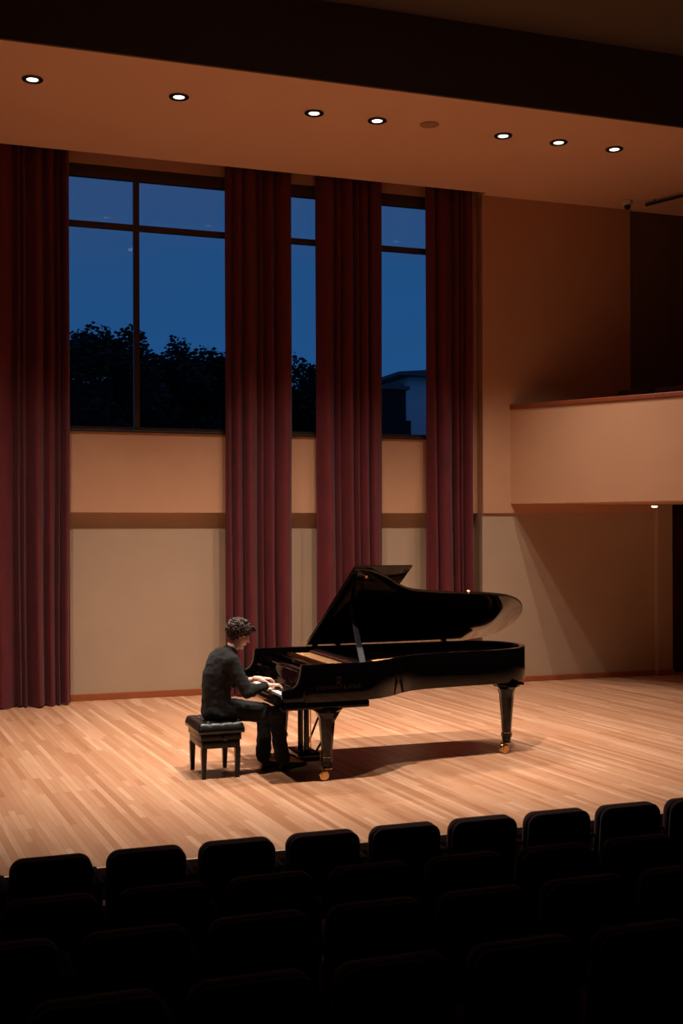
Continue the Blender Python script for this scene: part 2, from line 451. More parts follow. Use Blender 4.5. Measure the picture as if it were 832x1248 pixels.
ordn = ['first', 'second', 'third', 'fourth', 'fifth', 'sixth', 'seventh', 'eighth', 'ninth', 'tenth']
f_ = 1450.0
proto = None
def px_of(X, Y):
    a = math.radians(19.5); dd = X * math.sin(a) + Y * math.cos(a); l = X * math.cos(a) - Y * math.sin(a)
    return 416 + f_ * l / dd
def copy_tree(o, parent=None):
    c = o.copy(); COL.objects.link(c); c.parent = parent
    for ch in [q for q in o.children]: copy_tree(ch, c)
    return c
for rn, Y, z, xs0, sp, cnt in rows:
    k = 0
    vis = [xs0 + sp * i for i in range(cnt + 6) if -40 < px_of(xs0 + sp * i, Y) < 880]
    for X in vis:
        if proto is None:
            o = thing('auditorium_seat', '', 'seat', (X, Y, z)); seat_parts(o); proto = o
        else:
            o = copy_tree(proto); o.location = (X, Y, z)
        o['label'] = 'dark upholstered theatre seat, %s from the left in the %s row' % (ordn[k], rn)
        o['group'] = 'auditorium seats in the %s row' % rn
        k += 1
# small metal number plates on the ends of two second-row armrests
for o in [q for q in COL.objects if q.name.startswith('auditorium_seat') and abs(q.location.y - 5.72) < .01 and (abs(q.location.x - 3.785) < .02 or abs(q.location.x - 3.25) < .02)]:
    X, Y, Z = o.location
    b = B(); box(b, X + .232, X + .258, Y + .0165, Y + .0195, Z + .675, Z + .695, .0008); p = build('number_plate', b, M['plate'], o); p['label'] = 'tiny bright metal plate'

# seats on the balcony, only their tops show above the rail
for k in range(4):
    c = P0 + dirb * (1.15 + k * .57) + nrm * .95
    o = copy_tree(proto); o.location = (c.x + .25, c.y, 2.861 + .36); o.rotation_euler = (0, 0, math.atan2(dirb.y, dirb.x) + PI)
    o['label'] = ['leftmost', 'second', 'third', 'rightmost'][k] + ' dark red seat of the four up on the balcony behind its rail'
    o['group'] = 'seats on the balcony'
b = B(); c0 = P0 + nrm * .75 + dirb * .2; c1 = P0 + nrm * .75 + dirb * 3.0
quad(b, c0, c1, 1.0, 2.861, 3.22); struct('floor_balcony_step', b, M['carpet'])

# ------------------------------------------------------------------ ceiling fittings
def downlight(X, Y, z, label, lamp=None, grp='recessed downlights in the stage ceiling', lens='lens'):
    r = thing('recessed_downlight', label, 'ceiling light', (X, Y, z), grp)
    b = B(); lathe(b, [(.105, -.001), (.108, -.012), (.100, -.018), (.066, -.016), (.062, -.004), (.062, -.001)], (X, Y, z)); build('trim_ring', b, M['black_trim'], r, True)
    b = B(); lathe(b, [(.058, -.0025), (.056, -.010), (.03, -.0145), (.004, -.016)], (X, Y, z)); build('lamp_lens', b, M[lens], r, True)
    if lamp:
        e, half, blend, aim = lamp
        L = bpy.data.lights.new('downlight_lamp', 'SPOT'); L.energy = e; L.spot_size = math.radians(2 * half); L.spot_blend = blend
        L.shadow_soft_size = .05; L.color = (1.0, .86, .73)
        o = bpy.data.objects.new('downlight_lamp', L); link(o, r); o.location = (0, 0, -.05)
        d = Vector(aim); o.rotation_euler = d.to_track_quat('-Z', 'Y').to_euler()
BACKE = {6.48: 360, 7.22: 310, 7.99: 330}
for X, t in ((1.10, 'recessed ceiling downlight nearest the left edge of the stage ceiling'),
             (2.62, 'recessed ceiling downlight above the big window, left of the one cut by the ceiling edge'),
             (4.14, 'black ringed downlight left of the other lit ones, at the top of the ceiling band'),
             (4.89, 'lit downlight above the gap between the middle curtains, left of the round ceiling grille'),
             (6.48, 'lit downlight just right of the round ceiling grille, leftmost of a close trio'),
             (7.22, 'middle downlight of the close trio on the ceiling, slightly dimmer'),
             (7.99, 'rightmost lit downlight of the ceiling row, nearest the small dome camera')):
    downlight(X, 12.56, ZC, t, (BACKE.get(X, 580), 43.5, 1.0, (0, 0, -1)))
b = B(); lathe(b, [(.11, -.0005), (.112, -.006), (.09, -.009), (.01, -.008)], (5.51, 12.5, ZC))
tag(build('ceiling_grille', b, M['grille'], None, True, (5.51, 12.5, ZC)), 'flat round ceiling-coloured speaker grille between two lit downlights', 'speaker grille')
# dome camera
r = thing('dome_camera', 'small round security camera on the ceiling above the balcony', 'camera', (9.42, 14.5, ZC))
b = B(); lathe(b, [(.085, -.001), (.085, -.03), (.07, -.06), (.045, -.075), (.01, -.078)], (9.42, 14.5, ZC)); build('housing', b, M['dome'], r, True)
b = B(); ell(b, (9.42, 14.48, ZC - .085), (.045, .045, .045), sub=3); build('dome_lens', b, M['black_trim'], r, True)
# dark bar hanging near the balcony ceiling
r = thing('lighting_track', 'thin black lighting track under the ceiling at the right edge', 'lighting track', (9.9, 14.0, ZC))
b = B(); tube(b, [(9.70, 14.44, ZC - .05), (10.25, 12.95, ZC - .05)], .022, 8); build('track_bar', b, M['black_trim'], r, 30)
for p in ((9.75, 14.3), (10.2, 13.08)):
    b = B(); tube(b, [(p[0], p[1], ZC - .04), (p[0], p[1], ZC - .0005)], .008, 8); build('hanger', b, M['black_trim'], r)
# small lamp under the balcony edge
r = thing('underbalcony_lamp', 'tiny warm lit lamp on the underside of the balcony at the right', 'ceiling light', (9.80, 14.40, 2.5))
b = B(); lathe(b, [(.05, -.0005), (.05, -.03), (.045, -.034)], (9.80, 14.40, 2.5)); build('lamp_cup', b, M['dome'], r, True)
b = B(); lathe(b, [(.044, -.0345), (.036, -.05), (.01, -.056)], (9.80, 14.40, 2.5)); build('lamp_lens', b, M['lens_small'], r, True)
# stage spotlights hung from the hall ceiling, above the frame
def stage_spot(X, Y, e, half, blend, aim, where, size=.09):
    r = thing('stage_spotlight', 'black stage spotlight hung from the hall ceiling ' + where, 'spotlight', (X, Y, 7.6), 'stage spotlights')
    d = (Vector(aim) - Vector((X, Y, 7.3))).normalized(); p = Vector((X, Y, 7.3))
    b = B(); tube(b, [(X, Y, 7.599), (X, Y, 7.3)], .015, 8); build('hanging_stem', b, M['black_trim'], r)
    b = B(); tube(b, [p - d * .12, p - d * .1, p + d * .02, p + d * .12], [.05, .08, .09, .095], 20); build('lamp_housing', b, M['black_trim'], r, True)
    b = B(); tube(b, [p + d * .1205, p + d * .124], [.08, .078], 20); build('lamp_lens', b, M['lens'], r, True)
    L = bpy.data.lights.new('spot_lamp', 'SPOT'); L.energy = e; L.spot_size = math.radians(2 * half); L.spot_blend = blend
    L.shadow_soft_size = size; L.color = (1.0, .87, .75)
    o = bpy.data.objects.new('spot_lamp', L); link(o, r); o.location = (p + d * .14) - Vector((X, Y, 7.6)); o.rotation_euler = d.to_track_quat('-Z', 'Y').to_euler()
stage_spot(1.6, 8.9, 820, 37, 1.0, (1.3, 10.9, 0), 'on the left')
stage_spot(3.6, 8.9, 1850, 34, 1.0, (3.6, 10.0, 0), 'above the piano')
stage_spot(5.9, 8.9, 760, 27, 1.0, (5.7, 10.0, 0), 'on the right')

# ------------------------------------------------------------------ grand piano
PX, PY = 4.2, 10.36
piano = thing('grand_piano', 'long glossy black concert grand piano with its lid propped open on the stage', 'piano', (PX, PY, 0))
YN, YF = 9.57, 11.14
curve = spline([(3.06, YN), (3.45, YN), (3.70, YN + .02), (3.90, YN + .14), (4.1, YN + .32), (4.3, YN + .43), (4.7, YN + .50), (5.05, YN + .53), (5.33, YN + .60),
                (5.54, YN + .76), (5.66, YN + 1.02), (5.64, YN + 1.27), (5.52, YN + 1.46), (5.26, YF)], 6)
curve = [Vector((p.x, p.y)) for p in curve]
full = curve + [Vector((3.06, YF))]
def inset(pts, d):
    out = []
    n = len(pts)
    for i in range(n):
        t = (pts[min(i + 1, n - 1)] - pts[max(i - 1, 0)]).normalized(); out.append(pts[i] + Vector((-t.y, t.x)) * d)
    return out
open_line = curve + [Vector((3.06, YF))]
def rim(bm, o, i, z0, z1, bev=.004):
    pts = o + i[::-1]
    prism(bm, [tuple(p) for p in pts], lambda p: (p[0], p[1], z0), lambda p: (p[0], p[1], z1), bev)
b = B(); rim(b, open_line, inset(open_line, .055), .68, 1.0)
build('rim', b, M['lacquer'], piano, 30)
b = B(); il = inset(open_line, .056); il = [Vector((max(p.x, 3.3), p.y)) for p in il]; prism(b, [tuple(p) for p in il[8:]], lambda p: (p[0], p[1], .83), lambda p: (p[0], p[1], .85))
build('soundboard', b, M['spruce'], piano)
# iron plate: border ring with struts
b = B(); i1 = inset(open_line, .075); i2 = inset(open_line, .17)
i1 = [Vector((max(p.x, 3.36), p.y)) for p in i1]; i2 = [Vector((max(p.x, 3.36), p.y)) for p in i2]
pts = i1 + i2[::-1]
k0 = [p for p in i1]; t = bmesh.new()
for zz0, zz1 in ((.90, .925),):
    a = [t.verts.new((p.x, p.y, zz1)) for p in i1]; c = [t.verts.new((p.x, p.y, zz1)) for p in i2]
    a2 = [t.verts.new((p.x, p.y, zz0)) for p in i1]; c2 = [t.verts.new((p.x, p.y, zz0)) for p in i2]
    for q in range(len(i1) - 1):
        if (i1[q] - i1[q + 1]).length < 1e-4 and (i2[q] - i2[q + 1]).length < 1e-4: continue
        t.faces.new((a[q], a[q + 1], c[q + 1], c[q])); t.faces.new((a2[q + 1], a2[q], c2[q], c2[q + 1]))
        t.faces.new((c[q], c[q + 1], c2[q + 1], c2[q])); t.faces.new((a[q + 1], a[q], a2[q], a2[q + 1]))
bmesh.ops.remove_doubles(t, verts=t.verts, dist=1e-5)
merge(b, t)
box(b, 3.3, 3.62, YN + .09, YF - .09, .90, .93, .004)
for y0, x1, y1 in ((9.95, 4.15, 10.05), (10.25, 5.1, 10.25), (10.55, 5.45, 10.5), (10.85, 5.45, 10.75)):
    tube(b, [(3.6, y0, .935), (x1, y1, .925)], .016, 8)
build('iron_plate', b, M['gold'], piano, 30)
b = B()
for k in range(60):
    u = k / 59; y0 = YN + .13 + u * (YF - YN - .28); x1 = 3.95 + 1.5 * min(1, (u * 1.25)) ** .7; y1 = min(y0 + .03, YF - .12)
    ins = [p for p in inset(curve, .09) if p.y < YN + .62 and p.y < y0]
    x1 = min(x1, max([p.x for p in ins] + [3.5])) if y0 < YN + .62 else x1
    y1 = y0 if y0 < YN + .62 else y1
    tube(b, [(3.42, y0, .951), (x1, y1, .947)], .0016, 4)
o = build('strings', b, M['steel'], piano); o['kind'] = 'stuff'
b = B(); box(b, 3.40, 3.455, YN + .12, YF - .14, .9305, .938, .003); build('string_felt', b, M['redfelt'], piano)
b = B(); box(b, 3.56, 3.60, YN + .12, YF - .14, .951, .972, .004); build('damper_rail_felt', b, M['redfelt'], piano)
b = B(); box(b, 3.60, 3.66, YN + .12, YF - .14, .955, .99, .006); build('dampers', b, M['satin'], piano)
b = B()
for k in range(44):
    for r in range(2):
        y = YN + .15 + k * (YF - YN - .3) / 43 + r * .012; x = 3.34 + r * .035
        tube(b, [(x, y, .93), (x, y, .962)], .0045, 6)
o = build('tuning_pins', b, M['steel'], piano); o['kind'] = 'stuff'
# front: keybed, cheeks, fallboard, rails
b = B(); box(b, 2.885, 3.64, YN + .002, YF - .002, .62, .6795, .006); build('keybed', b, M['lacquer'], piano, 30)
chk = [(2.87, .6905), (2.87, .775), (2.88, .79), (2.91, .797), (2.95, .803), (2.985, .82), (3.01, .85), (3.025, .89), (3.033, .94), (3.04, 1.0), (3.0595, 1.0), (3.0595, .6905)]
for y0, y1 in ((YN, YN + .075), (YF - .075, YF)):
    b = B(); prism(b, chk, lambda p: (p[0], y0, p[1]), lambda p: (p[0], y1, p[1]), .006); build('keyboard_arm', b, M['lacquer'], piano, 35)
ky0, ky1 = YN + .17, YF - .17
for y0, y1 in ((YN + .076, ky0 - .002), (ky1 + .002, YF - .076)):
    b = B(); box(b, 2.90, 3.055, y0, y1, .6905, .745, .008); build('key_block', b, M['lacquer'], piano, 35)
b = B(); box(b, 2.872, 2.898, YN + .076, YF - .076, .6905, .722, .005); build('key_slip', b, M['lacquer'], piano, 35)
kw = (ky1 - ky0) / 52
def part_copy(o): c = o.copy(); COL.objects.link(c); return c
b = B(); box(b, 2.902, 3.07, ky0 + .0005, ky0 + kw - .0008, .6905, .735, .0018, 1); wk = build('white_key', b, M['ivory'], piano, 35)
for k in range(1, 52): c = part_copy(wk); c.location = wk.location + Vector((0, kw * k, 0))
b = B(); box(b, 2.952, 3.07, ky0 + kw - .006, ky0 + kw + .006, .7355, .748, .003, 2); bk = build('black_key', b, M['ebony'], piano, 35)
cnt = 0
for k in range(51):      # bass (A) is at the far side
    name = 'ABCDEFG'[k % 7]
    if name in 'ACDFG':
        yy = ky1 - kw * (k + 1)
        off = yy - (ky0 + kw)
        if cnt == 0: bk.location = bk.location + Vector((0, off, 0)); base = off
        else: c = part_copy(bk); c.location = bk.location + Vector((0, off - base, 0))
        cnt += 1
b = B(); prism(b, [(3.072, .692), (3.072, .76), (3.10, .79), (3.115, .905), (3.14, .905), (3.14, .692)], lambda p: (p[0], YN + .076, p[1]), lambda p: (p[0], YF - .076, p[1]), .006)
build('fallboard', b, M['lacquer'], piano, 35)
b = B(); box(b, 3.085, 3.18, YN + .076, YF - .076, .908, .926, .004); build('front_rail', b, M['lacquer'], piano, 35)
b = B(); box(b, 3.21, 3.27, YN + .076, YF - .076, .90, .962, .008); build('stretcher', b, M['lacquer'], piano, 35)
# lid
HZ = 1.001; TH = math.radians(29.7)
def lidp(X, r, n): return (X, YF + .005 - r * math.cos(TH) - n * math.sin(TH), HZ + r * math.sin(TH) - n * math.cos(TH) * -1)
XL = 3.575
oc = inset(curve, -.018)
lo = [(XL, YF - YN + .02)] + [(p.x, YF + .005 - p.y) for p in oc if p.x > XL] + [(5.26, -.012), (XL, -.012)]
b = B(); prism(b, lo, lambda p: lidp(p[0], p[1], 0), lambda p: lidp(p[0], p[1], .024), .004)
build('lid', b, M['lacquer'], piano, 30)
b = B(); prism(b, [(XL - .008, YF - YN + .02), (4.12, YF - YN + .02), (4.12, .03), (XL - .008, .03)], lambda p: lidp(p[0], p[1], .027), lambda p: lidp(p[0], p[1], .049), .005)
build('folded_lid_flap', b, M['lacquer'], piano, 30)
for X in (3.66, 3.9, 5.05):
    b = B(); tube(b, [(X - .03, YF + .008, HZ - .004), (X + .03, YF + .008, HZ - .004)], .009, 10); box(b, X - .028, X + .028, YF - .032, YF + .004, 1.0002, 1.005); build('lid_hinge', b, M['brass'], piano, 30)
for X, r in ((3.72, 1.5), (4.86, 1.14)):
    b = B(); q = Vector(lidp(X, r, -.001)); q2 = Vector(lidp(X, r, -.03)); tube(b, [q, q2], [.015, .011], 10); build('lid_bumper', b, M['brass'], piano, 30)
# prop stick
pa, pb = Vector((3.625, 9.70, .99)), Vector(lidp(3.76, .90, -.005))
b = B(); d = pb - pa; rings = []
for t_, w in ((0, .026), (.15, .027), (.55, .021), (.9, .012), (1, .010)):
    c = pa + d * t_; rings.append([c + Vector((w * sx, .009 * sy, 0)) for sx, sy in ((-1, -1), (1, -1), (1, 1), (-1, 1))])
loft(b, rings); build('lid_prop', b, M['prop'], piano)
b = B(); box(b, 3.585, 3.665, 9.655, 9.74, .945, .992, .006); build('prop_socket', b, M['brass'], piano)
# legs with brass casters
def leg(cx, cy, ztop, br):
    b = B(); rings = []
    for z, w in ((ztop, br), (ztop - .015, br), (ztop - .04, br * .72), (ztop - .09, .068), (ztop - .13, .066), (.20, .042), (.19, .05), (.155, .05), (.15, .042), (.105, .036)):
        rings.append([(cx + w * math.cos(PI / 8 + PI / 4 * k) * 1.05, cy + w * math.sin(PI / 8 + PI / 4 * k) * 1.05, z) for k in range(8)])
    loft(b, rings); lg = build('leg', b, M['lacquer'], piano, 20)
    b = B(); tube(b, [(cx, cy, .192), (cx, cy, .197)], .0475, 16); build('leg_ferrule', b, M['brass'], lg, 30)
    b = B(); box(b, cx - .06, cx + .035, cy - .045, cy + .03, .094, .104, .003); box(b, cx - .06, cx - .02, cy - .066, cy - .06, .03, .094, .002); box(b, cx - .06, cx - .02, cy + .004, cy + .01, .03, .094, .002)
    w = build('caster_fork', b, M['brass'], lg, 30)
    b = B(); lathe(b, [(.018, -.028), (.042, -.024), (.0445, -.012), (.036, 0), (.0445, .012), (.042, .024), (.018, .028)], (cx - .04, cy - .028, .0448), 'y', 24); build('caster_wheel', b, M['brass'], lg, True)
leg(3.285, 9.67, .619, .13); leg(3.285, 11.0, .619, .13); leg(5.30, 10.24, .654, .12)
b = B(); box(b, 5.16, 5.44, 10.14, 10.38, .6545, .6795, .006); box(b, 3.36, 3.9, 10.2, 10.5, .60, .6195, .004); build('leg_block', b, M['lacquer'], piano)
for y0, y1 in ((9.75, 11.0), (10.1, 11.05)):
    pass
b = B()
for x in (3.7, 4.2, 4.7):
    box(b, x - .05, x + .05, 10.2, YF - .056, .70, .829, .006)
build('underside_beams', b, M['satin'], piano)
# pedal lyre
b = B()
for y in (10.29, 10.47): tube(b, [(3.30, y, .135), (3.30, y, .619)], .026, 12)
ly = build('lyre_post', b, M['lacquer'], piano, 30)
b = B(); box(b, 3.19, 3.40, 10.19, 10.57, .055, .135, .012); build('pedal_box', b, M['lacquer'], piano, 30)
for y in (10.30, 10.38, 10.46):
    b = B(); tube(b, [(3.20, y, .075), (3.12, y, .072), (3.06, y, .06), (3.04, y, .054)], [.012, .016, .020, .012], 10, .5); build('pedal', b, M['brass'], piano, 30)
for y in (10.35, 10.41):
    b = B(); tube(b, [(3.36, y, .136), (3.36, y, .619)], .006, 8); build('pedal_rod', b, M['brass'], piano, 30)
for y, e in ((10.25, -.12), (10.51, .12)):
    b = B(); tube(b, [(3.37, y, .12), (3.62, y + e, .60)], .010, 8); build('lyre_brace', b, M['satin'], piano, 30)
# emblem and lettering on the near side
b = B(); cx, cz, y = 3.36, .872, YN - .0015
for s in (-1, 1):
    tube(b, [(cx + s * .004, y, cz - .03), (cx + s * .020, y, cz - .018), (cx + s * .014, y, cz + .005), (cx + s * .02, y, cz + .025)], .0022, 6)
    tube(b, [(cx + s * .004, y, cz - .03), (cx + s * .018, y, cz - .045)], .0022, 6)
tube(b, [(cx - .014, y, cz + .012), (cx + .014, y, cz + .012)], .002, 6)
for k in (-.006, 0, .006): tube(b, [(cx + k, y, cz - .03), (cx + k, y, cz + .012)], .0009, 5)
build('side_emblem', b, M['dull_brass'], piano)
tc = bpy.data.curves.new('side_lettering', 'FONT'); tc.body = 'STEINWAY & SONS'; tc.size = .047; tc.extrude = .0008; tc.align_x = 'CENTER'
to = bpy.data.objects.new('side_lettering', tc); COL.objects.link(to)
me = bpy.data.meshes.new_from_object(to.evaluated_get(bpy.context.evaluated_depsgraph_get())); bpy.data.objects.remove(to)
me.materials.clear(); me.materials.append(M['dull_brass'])
me.transform(Matrix.Translation(Vector((3.36, YN - .001, .785)) - Vector((PX, PY, 0))) @ Matrix.Rotation(PI / 2, 4, 'X'))
link(bpy.data.objects.new('side_lettering', me), piano)

# ------------------------------------------------------------------ piano bench
bench = thing('piano_bench', 'black leather topped piano bench with tufted cushion under the pianist', 'bench', (2.44, 10.26, 0))
b = B(); x0, x1, y0, y1 = 2.235, 2.645, 9.975, 10.545
t = bmesh.new(); bmesh.ops.create_grid(t, x_segments=32, y_segments=44, size=1)
for v in t.verts:
    u, w = v.co.x, v.co.y
    e = min(1, (1 - abs(u)) * 5.5), min(1, (1 - abs(w)) * 7.5)
    h = math.sqrt(max(0, 1 - (1 - e[0]) ** 2)) * math.sqrt(max(0, 1 - (1 - e[1]) ** 2))
    du = min(abs(u - k) for k in (-.5, 0, .5)); dw = min(abs(w - k) for k in (-.6, -.2, .2, .6))
    tuft = .016 * math.exp(-((du / .1) ** 2 + (dw / .07) ** 2)) + .006 * math.exp(-(du / .05) ** 2) * (h > .9) + .006 * math.exp(-(dw / .035) ** 2) * (h > .9)
    v.co = Vector(((x0 + x1) / 2 + u * (x1 - x0) / 2 * (1 - .0 * h), (y0 + y1) / 2 + w * (y1 - y0) / 2, .43 + .055 * h - tuft))
merge(b, t)
box(b, x0 + .002, x1 - .002, y0 + .002, y1 - .002, .393, .431, .008, 2)
build('cushion', b, M['leather'], bench, 60)
b = B()
for u in (-.5, 0, .5):
    for w in (-.6, -.2, .2, .6): ell(b, ((x0 + x1) / 2 + u * .205, (y0 + y1) / 2 + w * .285, .47), (.008, .008, .004), sub=1)
build('tuft_buttons', b, M['leather'], bench)
b = B(); box(b, 2.262, 2.618, 10.0, 10.52, .332, .3925, .004); build('upper_frame', b, M['satin'], bench, 30)
b = B(); box(b, 2.272, 2.608, 10.012, 10.508, .262, .3315, .004); build('apron', b, M['satin'], bench, 30)
for lx in (2.292, 2.588):
    for lyy in (10.032, 10.488):
        b = B(); sx = 1 if lx > 2.4 else -1
        loft(b, [[(lx + (w) * a, lyy + (w) * c, z) for a, c in ((-1, -1), (1, -1), (1, 1), (-1, 1))] for z, w in ((.262, .024), (.20, .023), (.0005, .016))]); build('leg', b, M['satin'], bench)
b = B(); lathe(b, [(.008, 0), (.008, -.018), (.02, -.02), (.022, -.032), (.014, -.036), (.001, -.037)], (2.47, 10.0, .352), 'y', 20); build('adjusting_knob', b, M['knob'], bench, True)

# ------------------------------------------------------------------ pianist
man = thing('person', 'seated man in dark sweater and black trousers leaning over the piano keys', 'person', (2.47, 10.26, 0))
J = dict(pel=(2.475, 10.26, .585), bel=(2.455, 10.26, .72), che=(2.495, 10.26, .89), uch=(2.53, 10.255, .995), nb=(2.572, 10.25, 1.07), nk=(2.635, 10.25, 1.15),
         shR=(2.545, 10.075, 1.005), elR=(2.665, 9.99, .735), wrR=(2.865, 10.08, .775),
         shL=(2.545, 10.435, 1.005), elL=(2.70, 10.56, .755), wrL=(2.905, 10.49, .785),
         hipR=(2.52, 10.165, .562), knR=(2.955, 10.125, .515), anR=(3.03, 10.14, .12),
         hipL=(2.52, 10.355, .562), knL=(2.925, 10.36, .515), anL=(2.90, 10.30, .12))
J = {k: Vector(v) for k, v in J.items()}
def torso(b, g):
    def sl(c, rx, ry, t=0):   # an ellipse ring normal to the leaning spine
        c = Vector(c); return [c + Vector((math.cos(2 * PI * k / 24) * (rx + g), math.sin(2 * PI * k / 24) * (ry + g), -math.cos(2 * PI * k / 24) * (rx + g) * t)) for k in range(24)]
    loft(b, [sl((2.48, 10.26, .485), .10, .12), sl((2.475, 10.26, .52), .145, .185), sl(J['pel'], .135, .18, .1), sl((2.46, 10.26, .66), .122, .165, .15), sl((2.457, 10.26, .76), .120, .168, .2),
             sl((2.475, 10.26, .85), .125, .182, .3), sl((2.505, 10.26, .93), .125, .195, .4), sl((2.53, 10.257, .995), .115, .198, .45),
             sl((2.553, 10.254, 1.045), .09, .16, .5), sl((2.572, 10.25, 1.08), .062, .085, .5)])
def arm(b, s, g, to=1.0):
    sh, el, wr = J['sh' + s], J['el' + s], J['wr' + s]
    capsule(b, sh + Vector((-.005, 0, -.01)), sh, .06 + g, .058 + g)
    capsule(b, sh, el, .055 + g, .041 + g); capsule(b, el, el + (wr - el) * to, .042 + g, (.042 - .017 * to) + g)
def legs(b, s, g):
    h, k, a = J['hip' + s], J['kn' + s], J['an' + s]
    capsule(b, h, k, .085 + g, .060 + g * 1.3); capsule(b, k, k + (a - k) * .45, .056 + g * 1.3, .052 + g * 1.4); capsule(b, k + (a - k) * .45, a, .052 + g * 1.5, .036 + g * 3.3)
# head frame
HO = Vector((2.662, 10.25, 1.212)); pit = math.radians(24); yaw = math.radians(3)
HR = (Matrix.Rotation(yaw, 3, 'Z') @ Matrix.Rotation(pit, 3, 'Y'))
def H(x, y, z): return HO + HR @ Vector((x, y, z))
def hell(b, c, r, extra=None, sub=3): ell(b, H(*c), r, HR @ (extra if extra else Matrix.Identity(3)), sub)
b = B(); torso(b, -.012)
for s in 'RL': arm(b, s, -.006); legs(b, s, -.012)
capsule(b, J['nb'] - Vector((.01, 0, .02)), J['nk'], .062, .055)
# skull, jaw, face
hell(b, (-.008, 0, .03), (.094, .073, .080)); hell(b, (.03, 0, -.02), (.062, .060, .075)); hell(b, (.045, 0, -.075), (.040, .040, .036)); hell(b, (.01, 0, -.062), (.055, .054, .04))
hell(b, (.068, 0, .035), (.022, .052, .014)); hell(b, (.070, 0, -.095), (.020, .022, .016))
for s in (-1, 1): hell(b, (.055, s * .036, -.018), (.026, .022, .024))
capsule(b, H(.082, 0, .020), H(.106, 0, -.018), .009, .013)
for s in (-1, 1): hell(b, (.098, s * .011, -.023), (.010, .008, .008), sub=2)
hell(b, (.080, 0, -.052), (.018, .026, .016))
for s in (-1, 1):   # ears
    hell(b, (-.002, s * .076, -.002), (.018, .008, .030), Matrix.Rotation(-s * .25, 3, 'Z')); hell(b, (-.004, s * .074, -.028), (.010, .007, .013))
# hands on the keys: palm and five curved fingers
def hand(b, wr, fwd, side):
    fwd = Vector(fwd).normalized(); lat = Vector((0, 0, 1)).cross(fwd) * side   # towards the little finger
    up = Vector((0, 0, 1))
    def q(f, l, u): return wr + fwd * f + lat * l + up * u
    capsule(b, wr - fwd * .03, q(.02, 0, .002), .026, .024)
    for l in (-.026, -.009, .009, .026): capsule(b, q(.02, l * .7, .004), q(.078, l, .006), .017, .0125, 10)
    for l, ln in ((-.030, .068), (-.010, .078), (.010, .073), (.030, .058)):
        p0 = q(.078, l, .006); p1 = q(.078 + ln * .48, l * 1.15, .008); p2 = q(.078 + ln * .80, l * 1.2, -.010); p3 = q(.078 + ln * .95, l * 1.2, -.030)
        capsule(b, p0, p1, .0105, .0095, 10); capsule(b, p1, p2, .0095, .0085, 10); capsule(b, p2, p3, .0085, .0072, 10)
    t0, t1, t2, t3 = q(.012, -.022, -.004), q(.048, -.048, -.012), q(.075, -.058, -.022), q(.094, -.056, -.030)
    capsule(b, t0, t1, .014, .0115, 10); capsule(b, t1, t2, .0115, .010, 10); capsule(b, t2, t3, .010, .008, 10)
hand(b, J['wrR'], (1, .05, -.05), -1); hand(b, J['wrL'], (1, -.05, -.1), 1)
for s, t in (('R', (3.22, 10.19, .05)), ('L', (3.08, 10.32, .035))): capsule(b, J['an' + s], Vector(t), .036, .028)
body = remeshed('body', b, M['skin'], man, .005, 4, .5)
# eyes, brows, lips
for s in (-1, 1):
    b = B(); hell(b, (.0785, s * .031, .012), (.0115, .0125, .0115), sub=3); e = build('eye', b, M['white'], man, True)
    b = B(); hell(b, (.0865, s * .032, .009), (.005, .006, .006), sub=2); build('iris', b, M['iris'], e, True)
    b = B(); capsule(b, H(.092, s * .016, .034), H(.082, s * .050, .036), .005, .0035, 8); build('eyebrow', b, M['hair'], man, True)
b = B(); hell(b, (.0965, 0, -.048), (.006, .021, .004)); hell(b, (.0945, 0, -.056), (.006, .018, .005)); build('lips', b, M['lips'], man, True)
# hair: cap and curls
b = B(); rnd = random.Random(5)
hell(b, (-.016, 0, .052), (.098, .082, .078)); hell(b, (-.048, 0, .008), (.062, .072, .066)); hell(b, (.045, 0, .083), (.052, .062, .036)); hell(b, (-.055, 0, -.028), (.045, .058, .04))
for s in (-1, 1): hell(b, (.018, s * .066, .035), (.026, .014, .03))
for k in range(330):
    u = rnd.uniform(-1, 1); ph = rnd.uniform(0, 2 * PI); s = math.sqrt(1 - u * u)
    d = Vector((s * math.cos(ph), s * math.sin(ph), u))
    c = Vector((-.018 + d.x * .108, d.y * .086, .045 + d.z * .090))
    if c.x > .055 and c.z < .062: continue
    if c.z < -.02 and c.x > -.045: continue
    if c.x > .0 and c.z < .03 and c.z < .03 - (c.x * .2): continue
    if c.z < -.06: continue
    a = rnd.uniform(0, 2 * PI); r = rnd.uniform(.012, .024)
    t1 = d.cross(Vector((math.cos(a), math.sin(a), .3))).normalized(); t2 = d.cross(t1)
    pts = [H(*(c + d * (.008 * math.sin(PI * q / 5) + .002) + t1 * r * math.cos(q * .9) + t2 * r * math.sin(q * .9))) for q in range(6)]
    tube(b, pts, [.002, .008, .0095, .009, .007, .0015], 6)
for k in range(16):     # loose curls over the forehead
    y = rnd.uniform(-.055, .055); z = rnd.uniform(.07, .10); L_ = rnd.uniform(.015, .035)
    tube(b, [H(.055, y, z + .012), H(.080, y * 1.02, z + .014), H(.098 + L_ * .3, y * 1.04, z), H(.100 + L_ * .45, y * 1.04, z - .014)], [.006, .009, .007, .002], 6)
build('hair', b, M['hair'], man, 60)
